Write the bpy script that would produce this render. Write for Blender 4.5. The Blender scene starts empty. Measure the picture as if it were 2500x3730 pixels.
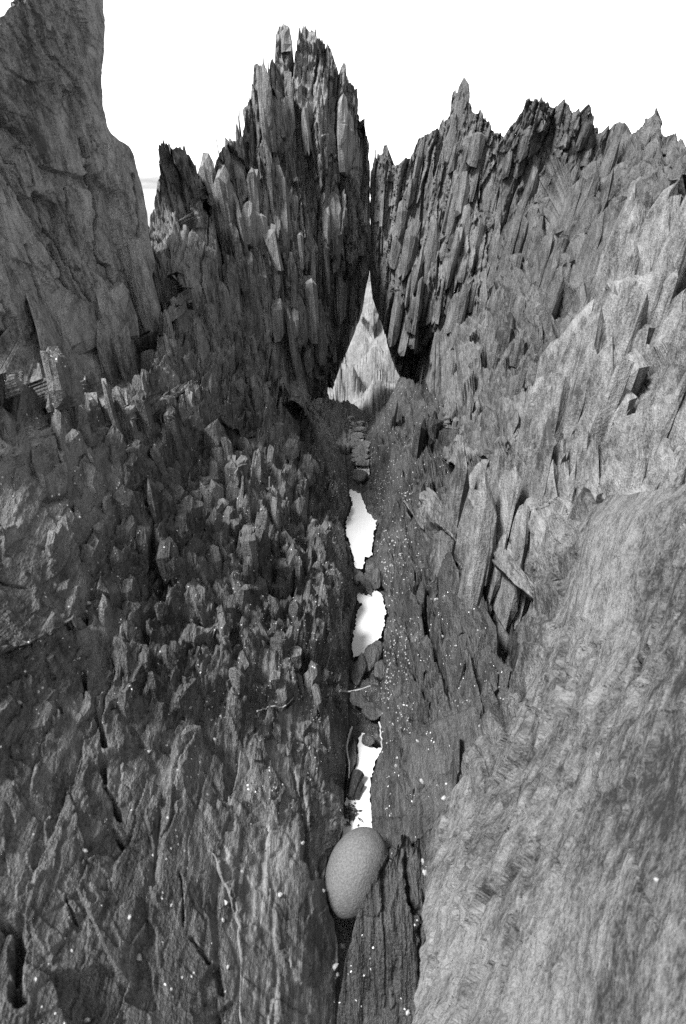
import bpy, math, random
import numpy as np
from mathutils import Vector, Matrix
from mathutils.bvhtree import BVHTree

# ------------------------------------------------------------------ camera, sky, sun, exposure
scene = bpy.context.scene
col = scene.collection
PITCH = math.radians(25.5); CAM_H = 2.0; FOC = 24.0 / 36.0 * 3730.0     # focal length in photograph pixels
cam_d = bpy.data.cameras.new('camera'); cam = bpy.data.objects.new('camera', cam_d); col.objects.link(cam)
cam.location = (0, 0, CAM_H); cam.rotation_euler = (math.radians(90) - PITCH, 0, 0)
cam_d.sensor_fit = 'VERTICAL'; cam_d.sensor_height = 36.0; cam_d.lens = 24.0
cam_d.clip_start = 0.02; cam_d.clip_end = 20000
cam_d.dof.use_dof = True; cam_d.dof.focus_distance = 4.2; cam_d.dof.aperture_fstop = 5.6
scene.camera = cam

SUN = Vector((-0.45, -0.32, 0.83)).normalized()
world = bpy.data.worlds.new('World'); scene.world = world; world.use_nodes = True
wn = world.node_tree.nodes; wl = world.node_tree.links
sky = wn.new('ShaderNodeTexSky'); sky.sky_type = 'NISHITA'; sky.sun_disc = False
sky.sun_elevation = math.asin(SUN.z); sky.sun_rotation = math.atan2(SUN.x, SUN.y)
sky.air_density = 1.0; sky.dust_density = 1.0; sky.ozone_density = 1.0
bw = wn.new('ShaderNodeRGBToBW'); wl.new(sky.outputs[0], bw.inputs[0])
wl.new(bw.outputs[0], wn['Background'].inputs[0]); wn['Background'].inputs[1].default_value = 0.13
sun_d = bpy.data.lights.new('sun', 'SUN'); sun_d.energy = 3.2; sun_d.angle = math.radians(12); sun_d.color = (1, 1, 1)
sun = bpy.data.objects.new('sun', sun_d); col.objects.link(sun); sun.rotation_euler = SUN.to_track_quat('Z', 'Y').to_euler()
vs = scene.view_settings
vs.view_transform = 'Standard'; vs.look = 'None'; vs.gamma = 1.0; vs.use_curve_mapping = False; vs.exposure = 2.05
scene.cycles.max_bounces = 4; scene.cycles.diffuse_bounces = 1; scene.cycles.use_denoising = False

# ------------------------------------------------------------------ helpers
K = 2500.0 / 1568.0                     # traced coordinates are in the 1568 px wide view of the photograph
ct, st = math.cos(PITCH), math.sin(PITCH)
def rays(px, py):
    xc = (np.asarray(px, float) * K - 1250.0) / FOC; yc = (1865.0 - np.asarray(py, float) * K) / FOC
    return xc, ct + yc * st, -st + yc * ct
def at(px, py, Y):                      # point at horizontal distance Y
    dx, dy, dz = rays(px, py); t = Y / dy
    return np.stack([dx * t, dy * t, CAM_H + dz * t], -1)
def at_z(px, py, z):                    # point at height z
    dx, dy, dz = rays(px, py); t = (z - CAM_H) / dz
    return np.stack([dx * t, dy * t, CAM_H + dz * t], -1)

def hsh(*a):
    h = np.uint32(2166136261)
    for v in a:
        v = np.asarray(v).astype(np.int64).astype(np.uint32)
        h = (h ^ v) * np.uint32(2654435761); h = h ^ (h >> np.uint32(15)); h = h * np.uint32(2246822519); h = h ^ (h >> np.uint32(13))
    return h.astype(np.float64) / 4294967295.0
def vnoise(x, y, z, seed=0):
    xi, yi, zi = np.floor(x), np.floor(y), np.floor(z)
    fx, fy, fz = x - xi, y - yi, z - zi
    fx = fx * fx * (3 - 2 * fx); fy = fy * fy * (3 - 2 * fy); fz = fz * fz * (3 - 2 * fz)
    r = 0
    for a in (0, 1):
        wx = fx if a else 1 - fx
        for b in (0, 1):
            wy = fy if b else 1 - fy
            for c in (0, 1):
                wz = fz if c else 1 - fz
                r = r + wx * wy * wz * hsh(xi + a, yi + b, zi + c, seed)
    return r * 2 - 1
def fbm(x, y, z, seed=0, octs=4, g=0.5):
    r = 0; a = 1.0; f = 1.0
    for o in range(octs):
        r = r + a * vnoise(x * f, y * f, z * f, seed + o * 17); a *= g; f *= 2.03
    return r
def cell1(s, seed):
    """irregular 1-D cells: id and signed position in the cell"""
    b = np.floor(s); best = np.full(s.shape, 9.0); idx = b.copy(); off = np.zeros(s.shape)
    for d in (-1, 0, 1):
        c = b + d; p = c + 0.1 + 0.8 * hsh(c, seed); q = np.abs(s - p)
        m = q < best; best = np.where(m, q, best); idx = np.where(m, c, idx); off = np.where(m, s - p, off)
    return idx, off
def border1(s, seed):
    """distance to the nearest border between two irregular 1-D cells"""
    b = np.floor(s); d1 = np.full(s.shape, 9.0); d2 = d1.copy()
    for d in (-2, -1, 0, 1, 2):
        c = b + d; q = np.abs(s - (c + 0.1 + 0.8 * hsh(c, seed))); m = q < d1
        d2 = np.where(m, d1, np.minimum(d2, q)); d1 = np.where(m, q, d1)
    return (d2 - d1) * 0.5
def plates(s, t, z, w, lt, lz, seed, crev=0.5, cw=0.10, pocket=0.9):
    """broken cleavage plates: thin in s, long in t and z; every plate has its own level and tilt, some are broken out, joints are open"""
    k = 1.6 / lz; s = s + 0.22 * w * vnoise(s * 0, t * k, z * k, seed + 11) + 0.08 * w * vnoise(s * 0, t * k * 4, z * k * 4, seed + 12)
    z = z + 0.35 * lz * vnoise(s / w * 0.7, t / lt * 3, z / lz * 1.5, seed + 13) + 0.12 * lz * vnoise(s / w * 3, t / lt * 9, z / lz * 5, seed + 14)
    t = t + 0.35 * lt * vnoise(s / w * 0.7, t / lt * 1.5, z / lz * 3, seed + 15)
    ci, f = cell1(s / w, seed)
    r1, r2, r3 = hsh(ci, seed, 1), hsh(ci, seed, 2), hsh(ci, seed, 3)
    zz = z / lz * (0.5 + r1) + r2 * 91 + f * (r3 - 0.5) * 2.2
    zi, fz = cell1(zz, seed + 5)
    tt = t / lt * (0.6 + r3) + r1 * 57
    ti = np.floor(tt); ft = tt - ti - 0.5
    v = hsh(ci, zi, ti, seed)
    a, b, c = hsh(ci, zi, ti, seed + 1) - 0.5, hsh(ci, zi, ti, seed + 2) - 0.5, hsh(ci, zi, ti, seed + 3) - 0.5
    out = v - 0.5 + 0.9 * a * f + 0.7 * b * fz + 0.5 * c * ft - pocket * (v < 0.10)
    bd = border1(s / w, seed); op = hsh(ci, zi, ti, seed + 8)
    return out - crev * (op > 0.35) * np.clip(1 - bd / cw, 0, 1)
def facets(x, y, z, seed):
    """blocky broken facets (3-D Voronoi, each cell a tilted plane)"""
    xi, yi, zi = np.floor(x), np.floor(y), np.floor(z)
    best = np.full(x.shape, 99.0); out = np.zeros(x.shape)
    for a in (-1, 0, 1):
        for b in (-1, 0, 1):
            for c in (-1, 0, 1):
                cx, cy, cz = xi + a, yi + b, zi + c
                dx = x - cx - hsh(cx, cy, cz, seed); dy = y - cy - hsh(cx, cy, cz, seed + 1); dz = z - cz - hsh(cx, cy, cz, seed + 2)
                d = dx * dx + dy * dy + dz * dz
                v = hsh(cx, cy, cz, seed + 3) - 0.5 + 1.1 * (dx * (hsh(cx, cy, cz, seed + 4) - 0.5) + dy * (hsh(cx, cy, cz, seed + 5) - 0.5) + dz * (hsh(cx, cy, cz, seed + 6) - 0.5))
                m = d < best; best = np.where(m, d, best); out = np.where(m, v, out)
    return out
def strata(P, tilt=(0, 0)):
    x, y, z = P[..., 0], P[..., 1], P[..., 2]
    k = tilt[2] if len(tilt) > 2 else 1.0
    return k * (x * (1 - 0.12 * (z - 1.0)) + tilt[0] * y + tilt[1] * z) + 0.02 * vnoise(x * 1.3, y * 1.1, z * 1.2, 901) + 0.006 * vnoise(x * 4, y * 3, z * 4, 902), y, z

def resample(pts, n, sharp=None):
    p = np.array(pts, float); d = np.r_[0, np.cumsum(np.hypot(*np.diff(p, axis=0).T))]; q = np.linspace(0, d[-1], n)
    return np.stack([np.interp(q, d, p[:, 0]), np.interp(q, d, p[:, 1])], -1)
def coons(T, B, L, R, nu, nv):
    T, B, L, R = resample(T, nu), resample(B, nu), resample(L, nv), resample(R, nv)
    u = np.linspace(0, 1, nu)[None, :, None]; v = np.linspace(0, 1, nv)[:, None, None]
    S = (1 - v) * T[None] + v * B[None] + (1 - u) * L[:, None] + u * R[:, None]
    return S - ((1 - u) * (1 - v) * T[0] + u * (1 - v) * T[-1] + (1 - u) * v * B[0] + u * v * B[-1])
def disparity(ctrl, c=120.0):
    """smooth surface of distance through hand-set distances"""
    P = np.array([(a, b) for a, b, _ in ctrl], float); D = np.array([1.0 / y for *_, y in ctrl])
    n = len(P); phi = lambda r2: np.sqrt(r2 + c * c)
    A = np.zeros((n + 3, n + 3)); A[:n, :n] = phi(((P[:, None] - P[None]) ** 2).sum(-1)); A[:n, n] = 1; A[:n, n + 1:] = P; A[n, :n] = 1; A[n + 1:, :n] = P.T
    A[:n, :n] += np.eye(n) * -1.5
    w = np.linalg.solve(A, np.r_[D, 0, 0, 0])
    def f(px, py):
        r = w[n] + w[n + 1] * px + w[n + 2] * py
        for i in range(n): r = r + w[i] * phi((px - P[i, 0]) ** 2 + (py - P[i, 1]) ** 2)
        return 1.0 / np.clip(r, 0.05, 2.5)
    return f
# the V-shaped gully: height of each wall above the water line as a function of the distance from the channel
CH_L = np.array([at_z(x, y, 0.0) for x, y in ((745, 905), (766, 1000), (796, 1080), (796, 1150), (784, 1200), (800, 1290), (812, 1370), (798, 1480), (794, 1620), (790, 1760), (782, 1880), (760, 2000), (765, 2200), (760, 2450))])[::-1]
CH_R = np.array([at_z(x, y, 0.0) for x, y in ((915, 870), (842, 960), (847, 1075), (869, 1195), (857, 1290), (890, 1400), (872, 1500), (866, 1620), (862, 1740), (849, 1850), (860, 1950), (845, 2100), (840, 2450))])[::-1]
def gully(px, py, side, prof, lift=0.0):
    dx, dy, dz = rays(px, py); dx, dz = dx / dy, dz / dy; C = CH_L if side < 0 else CH_R
    lo = np.full(np.shape(px), 0.25); hi = np.full(np.shape(px), 12.0)
    f = lambda Y: CAM_H + dz * Y - (np.interp(side * (dx * Y - np.interp(Y, C[:, 1], C[:, 0])), prof[0], prof[1]) + lift)
    ys = np.linspace(0.25, 9.0, 60); found = np.zeros(np.shape(px), bool)
    for a_, b_ in zip(ys[:-1], ys[1:]):
        m = ~found & (f(np.full(np.shape(px), b_)) < 0); lo = np.where(m, a_, lo); hi = np.where(m, b_, hi); found |= m
    lo = np.where(found, lo, 9.0); hi = np.where(found, hi, 9.0)
    for _ in range(18):
        mid_ = (lo + hi) / 2; b_ = f(mid_) < 0; hi = np.where(b_, mid_, hi); lo = np.where(b_, lo, mid_)
    return (lo + hi) / 2
PROF_L = ([-2, 0, .08, .5, .95, 1.15, 3], [-1.2, 0, .17, .70, 1.30, 2.6, 8])
PROF_R = ([-2, 0, .08, .5, .9, 1.4, 3], [-1.2, 0, .14, .62, 1.15, 1.85, 4.4])
smin = lambda a, b, k=0.12: -k * np.log(np.exp(-a / k) + np.exp(-b / k))
def with_gully(ctrl, side, prof, lift, free=None):
    f = disparity(ctrl)
    g = (lambda px: 0.0) if free is None else (lambda px: 4.0 * np.clip((px - free[0]) / (free[1] - free[0]), 0, 1))
    return lambda px, py: smin(f(px, py), gully(px, py, side, prof, lift) + g(px))
def seg_dist(px, py, line):
    best = np.full(px.shape, 1e9)
    for (x0, y0), (x1, y1) in zip(line[:-1], line[1:]):
        dx, dy = x1 - x0, y1 - y0; t = np.clip(((px - x0) * dx + (py - y0) * dy) / (dx * dx + dy * dy + 1e-9), 0, 1)
        best = np.minimum(best, np.hypot(px - x0 - t * dx, py - y0 - t * dy))
    return best

def mesh_np(name, V, quads, tris=None):
    me = bpy.data.meshes.new(name); nq = len(quads); nt = 0 if tris is None else len(tris)
    me.vertices.add(len(V)); me.vertices.foreach_set('co', np.ascontiguousarray(V, dtype=np.float32).ravel())
    li = quads.ravel() if not nt else np.r_[quads.ravel(), tris.ravel()]
    me.loops.add(len(li)); me.loops.foreach_set('vertex_index', li.astype(np.int32))
    me.polygons.add(nq + nt)
    me.polygons.foreach_set('loop_start', np.r_[np.arange(nq) * 4, nq * 4 + np.arange(nt) * 3].astype(np.int32))
    me.update(calc_edges=True); me.validate()
    return me
def tag(o, label=None, cat=None, group=None, kind=None):
    if label: o['label'] = label
    if cat: o['category'] = cat
    if group: o['group'] = group
    if kind: o['kind'] = kind
    return o
def link(name, me, mat, parent=None, loc=None):
    o = bpy.data.objects.new(name, me); col.objects.link(o)
    if mat is not None and not me.materials: me.materials.append(mat)
    if parent is not None: o.parent = parent
    if loc is not None: o.location = loc
    return o

# ------------------------------------------------------------------ materials (all grey: the photograph is black and white)
def rock_mat(name, lo, hi, rough=0.7, streak=1.0, bump=0.5, speck=0.0, spec=0.3, tilt=(0, 0), an=1.25, con=0.12):
    m = bpy.data.materials.new(name); m.use_nodes = True; nt = m.node_tree; N = nt.nodes; L = nt.links
    b = N['Principled BSDF']
    geo = N.new('ShaderNodeNewGeometry'); sep = N.new('ShaderNodeSeparateXYZ'); L.new(geo.outputs['Position'], sep.inputs[0])
    def math_(op, a, c):
        n = N.new('ShaderNodeMath'); n.operation = op
        for i, v in enumerate((a, c)):
            if isinstance(v, (int, float)): n.inputs[i].default_value = v
            else: L.new(v, n.inputs[i])
        return n.outputs[0]
    s = math_('MULTIPLY', sep.outputs[0], math_('SUBTRACT', 1.12, math_('MULTIPLY', sep.outputs[2], 0.12)))
    if tilt != (0, 0): s = math_('ADD', s, math_('ADD', math_('MULTIPLY', sep.outputs[1], tilt[0]), math_('MULTIPLY', sep.outputs[2], tilt[1])))
    if len(tilt) > 2: s = math_('MULTIPLY', s, tilt[2])
    cb = N.new('ShaderNodeCombineXYZ'); L.new(s, cb.inputs[0]); L.new(sep.outputs[1], cb.inputs[1]); L.new(sep.outputs[2], cb.inputs[2])
    def noise(scale, sc, det=6, ro=0.6, dist=0.0):
        mp = N.new('ShaderNodeVectorMath'); mp.operation = 'MULTIPLY'; L.new(cb.outputs[0], mp.inputs[0]); mp.inputs[1].default_value = sc
        n = N.new('ShaderNodeTexNoise'); n.inputs['Scale'].default_value = scale; n.inputs['Detail'].default_value = det
        n.inputs['Roughness'].default_value = ro; n.inputs['Distortion'].default_value = dist; L.new(mp.outputs[0], n.inputs['Vector']); return n.outputs['Fac']
    fine = noise(1.0, (150, 20 * an, 15 * an), 4, 0.65, 0.2)        # hair-fine cleavage streaks
    mid = noise(1.0, (40, 6 * an, 4.5 * an), 5, 0.62, 0.3)
    big = noise(1.0, (3.6, 2.0, 1.5), 4, 0.6, 0.5)        # patches of lichen and weathering
    grit = noise(1.0, (190, 150, 130), 2, 0.7)
    f = math_('ADD', math_('ADD', math_('MULTIPLY', fine, 0.30 * streak), math_('MULTIPLY', mid, 0.38)), math_('ADD', math_('MULTIPLY', big, 0.42), math_('MULTIPLY', grit, 0.22)))
    mr = N.new('ShaderNodeMapRange'); L.new(f, mr.inputs[0]); mr.inputs[1].default_value = 0.51 - con + 0.15 * streak; mr.inputs[2].default_value = 0.51 + con + 0.15 * streak
    cr = N.new('ShaderNodeValToRGB'); L.new(mr.outputs[0], cr.inputs[0])
    cr.color_ramp.elements[0].color = (lo, lo, lo, 1); cr.color_ramp.elements[1].color = (hi, hi, hi, 1)
    out = cr.outputs[0]
    if speck:
        vo = N.new('ShaderNodeTexVoronoi'); vo.inputs['Scale'].default_value = 55; L.new(geo.outputs['Position'], vo.inputs['Vector'])
        lt = math_('LESS_THAN', vo.outputs['Distance'], 0.16)
        sp = math_('MULTIPLY', lt, math_('GREATER_THAN', noise(1.0, (9, 9, 9), 3, 0.6), 1.0 - speck))
        mx = N.new('ShaderNodeMix'); mx.data_type = 'RGBA'; L.new(sp, mx.inputs[0]); L.new(out, mx.inputs[6]); mx.inputs[7].default_value = (.5, .5, .5, 1); out = mx.outputs[2]
    L.new(out, b.inputs['Base Color']); b.inputs['Roughness'].default_value = rough; b.inputs['Specular IOR Level'].default_value = spec
    h = math_('ADD', math_('ADD', math_('MULTIPLY', fine, 0.5), math_('MULTIPLY', mid, 1.1)), math_('MULTIPLY', grit, 0.35))
    bp = N.new('ShaderNodeBump'); bp.inputs['Strength'].default_value = bump; bp.inputs['Distance'].default_value = 0.02; L.new(h, bp.inputs['Height']); L.new(bp.outputs[0], b.inputs['Normal'])
    return m
def plain_mat(name, v, rough=0.6, var=0.25, scale=40, bump=0.15):
    m = bpy.data.materials.new(name); m.use_nodes = True; nt = m.node_tree; N = nt.nodes; L = nt.links; b = N['Principled BSDF']
    geo = N.new('ShaderNodeNewGeometry'); n = N.new('ShaderNodeTexNoise'); n.inputs['Scale'].default_value = scale; n.inputs['Detail'].default_value = 6; L.new(geo.outputs['Position'], n.inputs['Vector'])
    cr = N.new('ShaderNodeValToRGB'); L.new(n.outputs['Fac'], cr.inputs[0]); a, c = v * (1 - var), min(1, v * (1 + var))
    cr.color_ramp.elements[0].position = .3; cr.color_ramp.elements[1].position = .7
    cr.color_ramp.elements[0].color = (a, a, a, 1); cr.color_ramp.elements[1].color = (c, c, c, 1); L.new(cr.outputs[0], b.inputs['Base Color']); b.inputs['Roughness'].default_value = rough
    bp = N.new('ShaderNodeBump'); bp.inputs['Strength'].default_value = bump; bp.inputs['Distance'].default_value = 0.01; L.new(n.outputs['Fac'], bp.inputs['Height']); L.new(bp.outputs[0], b.inputs['Normal'])
    return m
M_PILLAR = rock_mat('slate_grey', 0.03, 0.21, 0.75, 0.8, 0.9, an=1.8, con=0.10)
M_SPIRE = rock_mat('slate_dark', 0.010, 0.18, 0.65, 1.1, 1.0)
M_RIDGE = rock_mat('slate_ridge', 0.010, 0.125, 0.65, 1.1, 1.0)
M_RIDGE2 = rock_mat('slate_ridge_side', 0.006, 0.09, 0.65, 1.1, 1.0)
M_SLOPE = rock_mat('slate_wet_left', 0.006, 0.12, 0.55, 0.9, 1.0, 0.42, an=1.5)
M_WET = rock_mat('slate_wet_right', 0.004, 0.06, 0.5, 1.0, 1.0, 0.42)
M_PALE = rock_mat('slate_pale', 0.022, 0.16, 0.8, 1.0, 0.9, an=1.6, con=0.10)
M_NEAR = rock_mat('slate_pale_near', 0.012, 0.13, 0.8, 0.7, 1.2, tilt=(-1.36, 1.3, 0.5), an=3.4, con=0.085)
M_SMOOTH = rock_mat('slate_smooth', 0.025, 0.15, 0.6, 0.8, 0.5, 0.3)
M_SAND = rock_mat('pale_rock', 0.05, 0.17, 0.85, 0.5, 0.6, an=4)

# ------------------------------------------------------------------ rock bodies
ROCKS = {}; BV = {}
def rock(name, label, T, B, L, R, ctrl, mat, res=4.6, big=(0.05, 0.10, 0.5, 0.45), mid=0.02, fine=0.008, block=0.02, blocksize=0.13,
         lump=0.04, rag=0.0, ragw=0.02, cracks=(), skirt=(0, 0.45, -0.25), seed=1, edge_calm=None, cat='rock', group=None, smooth_mask=None, water_edge=None, tilt=(0, 0), near=None, bury=0.0, wob=0.0, body=False, crev=0.5, pocket=0.9, inplane=0.85, ripple=0.0):
    lenp = lambda c: np.hypot(*np.diff(np.array(c, float), axis=0).T).sum()
    nu = int(max(lenp(T), lenp(B)) * K / res) + 2; nv = int(max(lenp(L), lenp(R)) * K / res) + 2
    S = coons(T, B, L, R, nu, nv)
    if wob: S = S + wob * np.stack([fbm(S[..., 0] * .022, S[..., 1] * .022, 0 * S[..., 0], seed + 1, 2), fbm(S[..., 0] * .022, S[..., 1] * .022, 9 + 0 * S[..., 0], seed + 2, 2)], -1)
    px, py = S[..., 0], S[..., 1]
    P = at(px, py, (ctrl if callable(ctrl) else disparity(ctrl))(px, py))
    uu = np.linspace(0, 1, nu)[None, :] + 0 * px; vv = np.linspace(0, 1, nv)[:, None] + 0 * px
    # macro normals, towards the camera
    def normals(P):
        du = np.gradient(P, axis=1); dv = np.gradient(P, axis=0); n = np.cross(du, dv); n /= np.linalg.norm(n, axis=-1, keepdims=True) + 1e-12
        return n
    n = normals(P); c = P - np.array([0, 0, CAM_H]); flip = np.sign(-(n * c).sum(-1).mean()); n = n * flip
    s, t, z = strata(P, tilt)
    if near: calm0 = np.clip((P[..., 1] - near[0]) / (near[1] - near[0]), near[2], 1)
    else: calm0 = 1.0
    calm = np.ones_like(px) * calm0
    for (axis, val, width) in (edge_calm or ()):
        calm = calm * np.clip(np.abs((uu if axis == 'u' else vv) - val) / width, 0.12, 1)
    m1 = np.clip(0.65 + 0.7 * vnoise(s * 2.1, t * 1.6, z * 1.1, seed + 300), 0.15, 1.25)
    d = lump * fbm(s * 1.7, t * 1.5, z * 0.9, seed + 100, 3)
    amp, w, lt, lz = big
    if amp: d = d + amp * plates(s, t, z, w, lt, lz, seed, crev, 0.10, pocket)
    if mid: d = d + mid * m1 * plates(s + 0.01 * vnoise(s * 9, t * 9, z * 5, seed + 9), t, z, w * 0.36, lt * 0.5, lz * 0.45, seed + 20, crev, 0.10, pocket * 0.6)
    if fine: d = d + fine * plates(s, t, z, w * 0.13, lt * 0.25, lz * 0.2, seed + 40, crev * 0.5, 0.10, pocket * 0.3)
    if fine: d = d + fine * 0.8 * fbm(s * 60, t * 30, z * 14, seed + 60, 2)
    if ripple: d = d + ripple * fbm(s * 16, t * 5, z * 5, seed + 61, 3) + 0.3 * ripple * fbm(s * 70, t * 22, z * 22, seed + 62, 3)
    if block:
        kb = np.maximum(calm0, 0.3) / np.maximum(calm0, 1e-6)
        m2 = np.clip(0.5 + 1.3 * vnoise(s * 1.6, t * 1.6, z * 1.6, seed + 310), 0.0, 1.3)
        d = d + block * m2 * kb * facets(s / blocksize * 1.5, t / blocksize, z / blocksize * 0.55, seed + 70) + 0.45 * block * m2 * facets(s / blocksize * 3.6, t / blocksize * 2.6, z / blocksize * 1.5, seed + 80)
    d = d * calm
    for line, wd, dp in cracks:
        q = seg_dist(px + 2.5 * vnoise(px * .08, py * .05, 0 * px, seed + 7), py, line) / (wd * np.clip(0.85 + 0.6 * vnoise(px * .06, py * .06, 3 + 0 * px, seed + 8), 0.55, 1.3))
        d = d - dp * np.clip(1.25 - q, 0, 1)
    # plates break off within their own plane: push along the face, not across the cleavage
    g = np.stack([np.ones_like(s), tilt[0] + 0 * s, tilt[1] - 0.12 * P[..., 0]], -1); g /= np.linalg.norm(g, axis=-1, keepdims=True)
    dirv = n - inplane * (n * g).sum(-1, keepdims=True) * g; dirv /= np.linalg.norm(dirv, axis=-1, keepdims=True)
    P = P + dirv * d[..., None]
    if bury: P[..., 1] += bury * np.clip((vv - 0.88 - 0.06 * vnoise(s * 6, t * 6, z * 3, seed + 77)) / 0.1, 0, 1.3) ** 2
    if rag:                               # ragged broken top: plates end at different heights
        ti, fo = cell1(s[0] / ragw, seed + 500); t2, f2 = cell1(s[0] / (ragw * 0.3), seed + 501); t3, f3 = cell1(s[0] / (ragw * 2.6), seed + 502)
        r = rag * (hsh(ti, seed) - 0.55 + (hsh(ti, seed + 1) - .5) * 1.2 * fo + 0.5 * (hsh(t2, seed + 2) - 0.5) - 0.5 * np.abs(f2) + 0.8 * (hsh(t3, seed + 4) - .5))
        fall = np.clip(1 - vv / (0.10 + 0.12 * hsh(ti, seed + 3)[None, :]), 0, 1)
        P[..., 2] += r[None, :] * fall; P[..., 0] += 0.12 * r[None, :] * fall * np.sign(P[..., 0])
        P[..., 1] += fall * 0.05 * (hsh(ti, seed + 6)[None, :] - 0.5)
    # body: front sheet, side skirts, back
    idx = np.arange(nu * nv).reshape(nv, nu)
    q = np.stack([idx[:-1, :-1], idx[:-1, 1:], idx[1:, 1:], idx[1:, :-1]], -1).reshape(-1, 4)
    ring = np.r_[idx[0, :], idx[1:, -1], idx[-1, -2::-1], idx[-2:0:-1, 0]]
    V = P.reshape(-1, 3); m = len(ring); sk = np.array(skirt)
    cen = V[ring].mean(0)
    r1 = V[ring] + sk * (0.5 + 0.3 * hsh(np.arange(m) // 9, seed)[:, None]); r2 = r1 + (cen - V[ring]) * 0.25 + sk * 0.6
    if body:                              # solid body behind the face, a little narrower towards the back
        away = V[ring] - np.array([0, 0, CAM_H]); away /= np.linalg.norm(away, axis=1, keepdims=True)
        r1 = V[ring] + away * 0.18 + (cen - V[ring]) * 0.03; r2 = r1 + away * 0.5 + (cen - V[ring]) * 0.12
    base = len(V); V = np.r_[V, r1, r2, [r2.mean(0) + sk * 0.3]]
    a = np.arange(m); b = (a + 1) % m
    q2 = np.stack([ring[a], base + a, base + b, ring[b]], -1); q3 = np.stack([base + a, base + m + a, base + m + b, base + b], -1)
    tr = np.stack([base + m + a, np.full(m, base + 2 * m), base + m + b], -1)
    Q = np.r_[q, q2, q3]
    if flip < 0: Q = Q[:, ::-1]; tr = tr[:, ::-1]
    org = np.array([V[:, 0].mean(), V[:, 1].mean(), V[:, 2].min()])
    me = mesh_np(name, V - org, Q, tr); o = link(name, me, mat, loc=org); tag(o, label, cat, group, 'thing')
    ROCKS[label] = dict(obj=o, P=P, n=normals(P) * flip, px=px, py=py, u=uu, v=vv, org=org, mat=mat, top=P[0])
    sub = P[::2, ::2]; i2 = np.arange(sub.shape[0] * sub.shape[1]).reshape(sub.shape[:2])
    f = np.stack([i2[:-1, :-1], i2[:-1, 1:], i2[1:, 1:], i2[1:, :-1]], -1).reshape(-1, 4)
    ROCKS[label]['bvh'] = (sub.reshape(-1, 3), f)
    return ROCKS[label]

# --- tall smooth pillar on the left
PILLAR = disparity([(-150, 0, 2.7), (233, 0, 3.75), (-150, 500, 2.65), (100, 500, 3.1), (335, 480, 3.7), (-150, 950, 2.3), (100, 950, 2.85), (390, 900, 3.5), (240, 200, 3.7), (250, 800, 3.3)])
def pillar_face(px, py): return smin(PILLAR(px, py), gully(px, py, -1, PROF_L, 0.10) + 3.0 * np.clip((980 - py) / 300, 0, 1))
LP = rock('slate_pillar', 'tall smooth grey slate pillar filling the upper left corner, cut by a long crack',
    T=[(-150, 230), (-60, 105), (0, 48), (25, 18), (60, -5), (120, -40), (190, -55), (233, -45)],
    B=[(-150, 1150), (100, 1110), (250, 1050), (405, 960)],
    L=[(-150, 230), (-150, 1150)],
    R=[(233, -45), (236, 20), (240, 62), (239, 120), (233, 180), (236, 240), (245, 290), (254, 306), (268, 318), (284, 327), (297, 338), (306, 356), (316, 400), (329, 440), (337, 490), (342, 540), (354, 600), (342, 660), (366, 700), (374, 760), (398, 800), (394, 860), (418, 905), (405, 960)],
    ctrl=pillar_face,
    mat=M_PILLAR, inplane=0.2, res=3.6, wob=1.5, near=(0.8, 2.4, 0.35), bury=0.5, big=(0.030, 0.12, 0.7, 0.7), mid=0.015, fine=0.007, block=0.03, blocksize=0.12, lump=0.03, skirt=(0.02, 0.55, -0.1), body=True, seed=11, edge_calm=[('u', 1.0, 0.1)],
    cracks=[([(188, 315), (205, 380), (225, 440), (238, 488)], 4.2, .35), ([(236, 488), (228, 530), (232, 580), (245, 600), (262, 610), (270, 650), (282, 690)], 3.8, .35),
            ([(340, 712), (350, 770), (362, 842)], 6, .3), ([(0, 325), (10, 320), (35, 395), (45, 425)], 3, .14), ([(60, 345), (80, 420)], 3, .12), ([(150, 430), (165, 520), (172, 560)], 3, .12), ([(300, 400), (312, 470), (318, 540)], 3, .12), ([(60, 560), (85, 660), (95, 720)], 3, .12),
            ([(120, 560), (150, 640), (160, 660)], 3, .12), ([(0, 690), (15, 720), (25, 760)], 3, .07), ([(100, 450), (120, 520), (150, 600), (200, 690)], 2.6, .10), ([(205, 800), (215, 860)], 2, .05), ([(280, 840), (290, 905)], 4, .08), ([(0, 300), (25, 290)], 9, .05)])

# --- lower flank under the pillar
LF = rock('slate_flank', 'smooth grey slate flank at the left edge, below the tall pillar',
    T=[(-150, 880), (-40, 850), (40, 860), (95, 890), (122, 960)], B=[(-150, 1600), (0, 1540), (90, 1490), (150, 1430)], L=[(-150, 880), (-150, 1600)],
    R=[(122, 960), (128, 1040), (150, 1130), (168, 1220), (190, 1290), (178, 1360), (150, 1430)],
    ctrl=lambda px, py: gully(px, py, -1, PROF_L, 0.08),
    mat=M_SLOPE, inplane=0.3, wob=7.0, near=(0.7, 2.4, 0.3), crev=0.3, pocket=0.1, big=(0.04, 0.10, 0.6, 0.5), mid=0.01, fine=0.006, block=0.04, blocksize=0.14, lump=0.03, bury=0.1, skirt=(-0.1, 0.3, -0.4), seed=15,
    cracks=[([(80, 1000), (95, 1090)], 3, .04), ([(0, 1330), (60, 1345)], 2, .03)])

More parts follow.
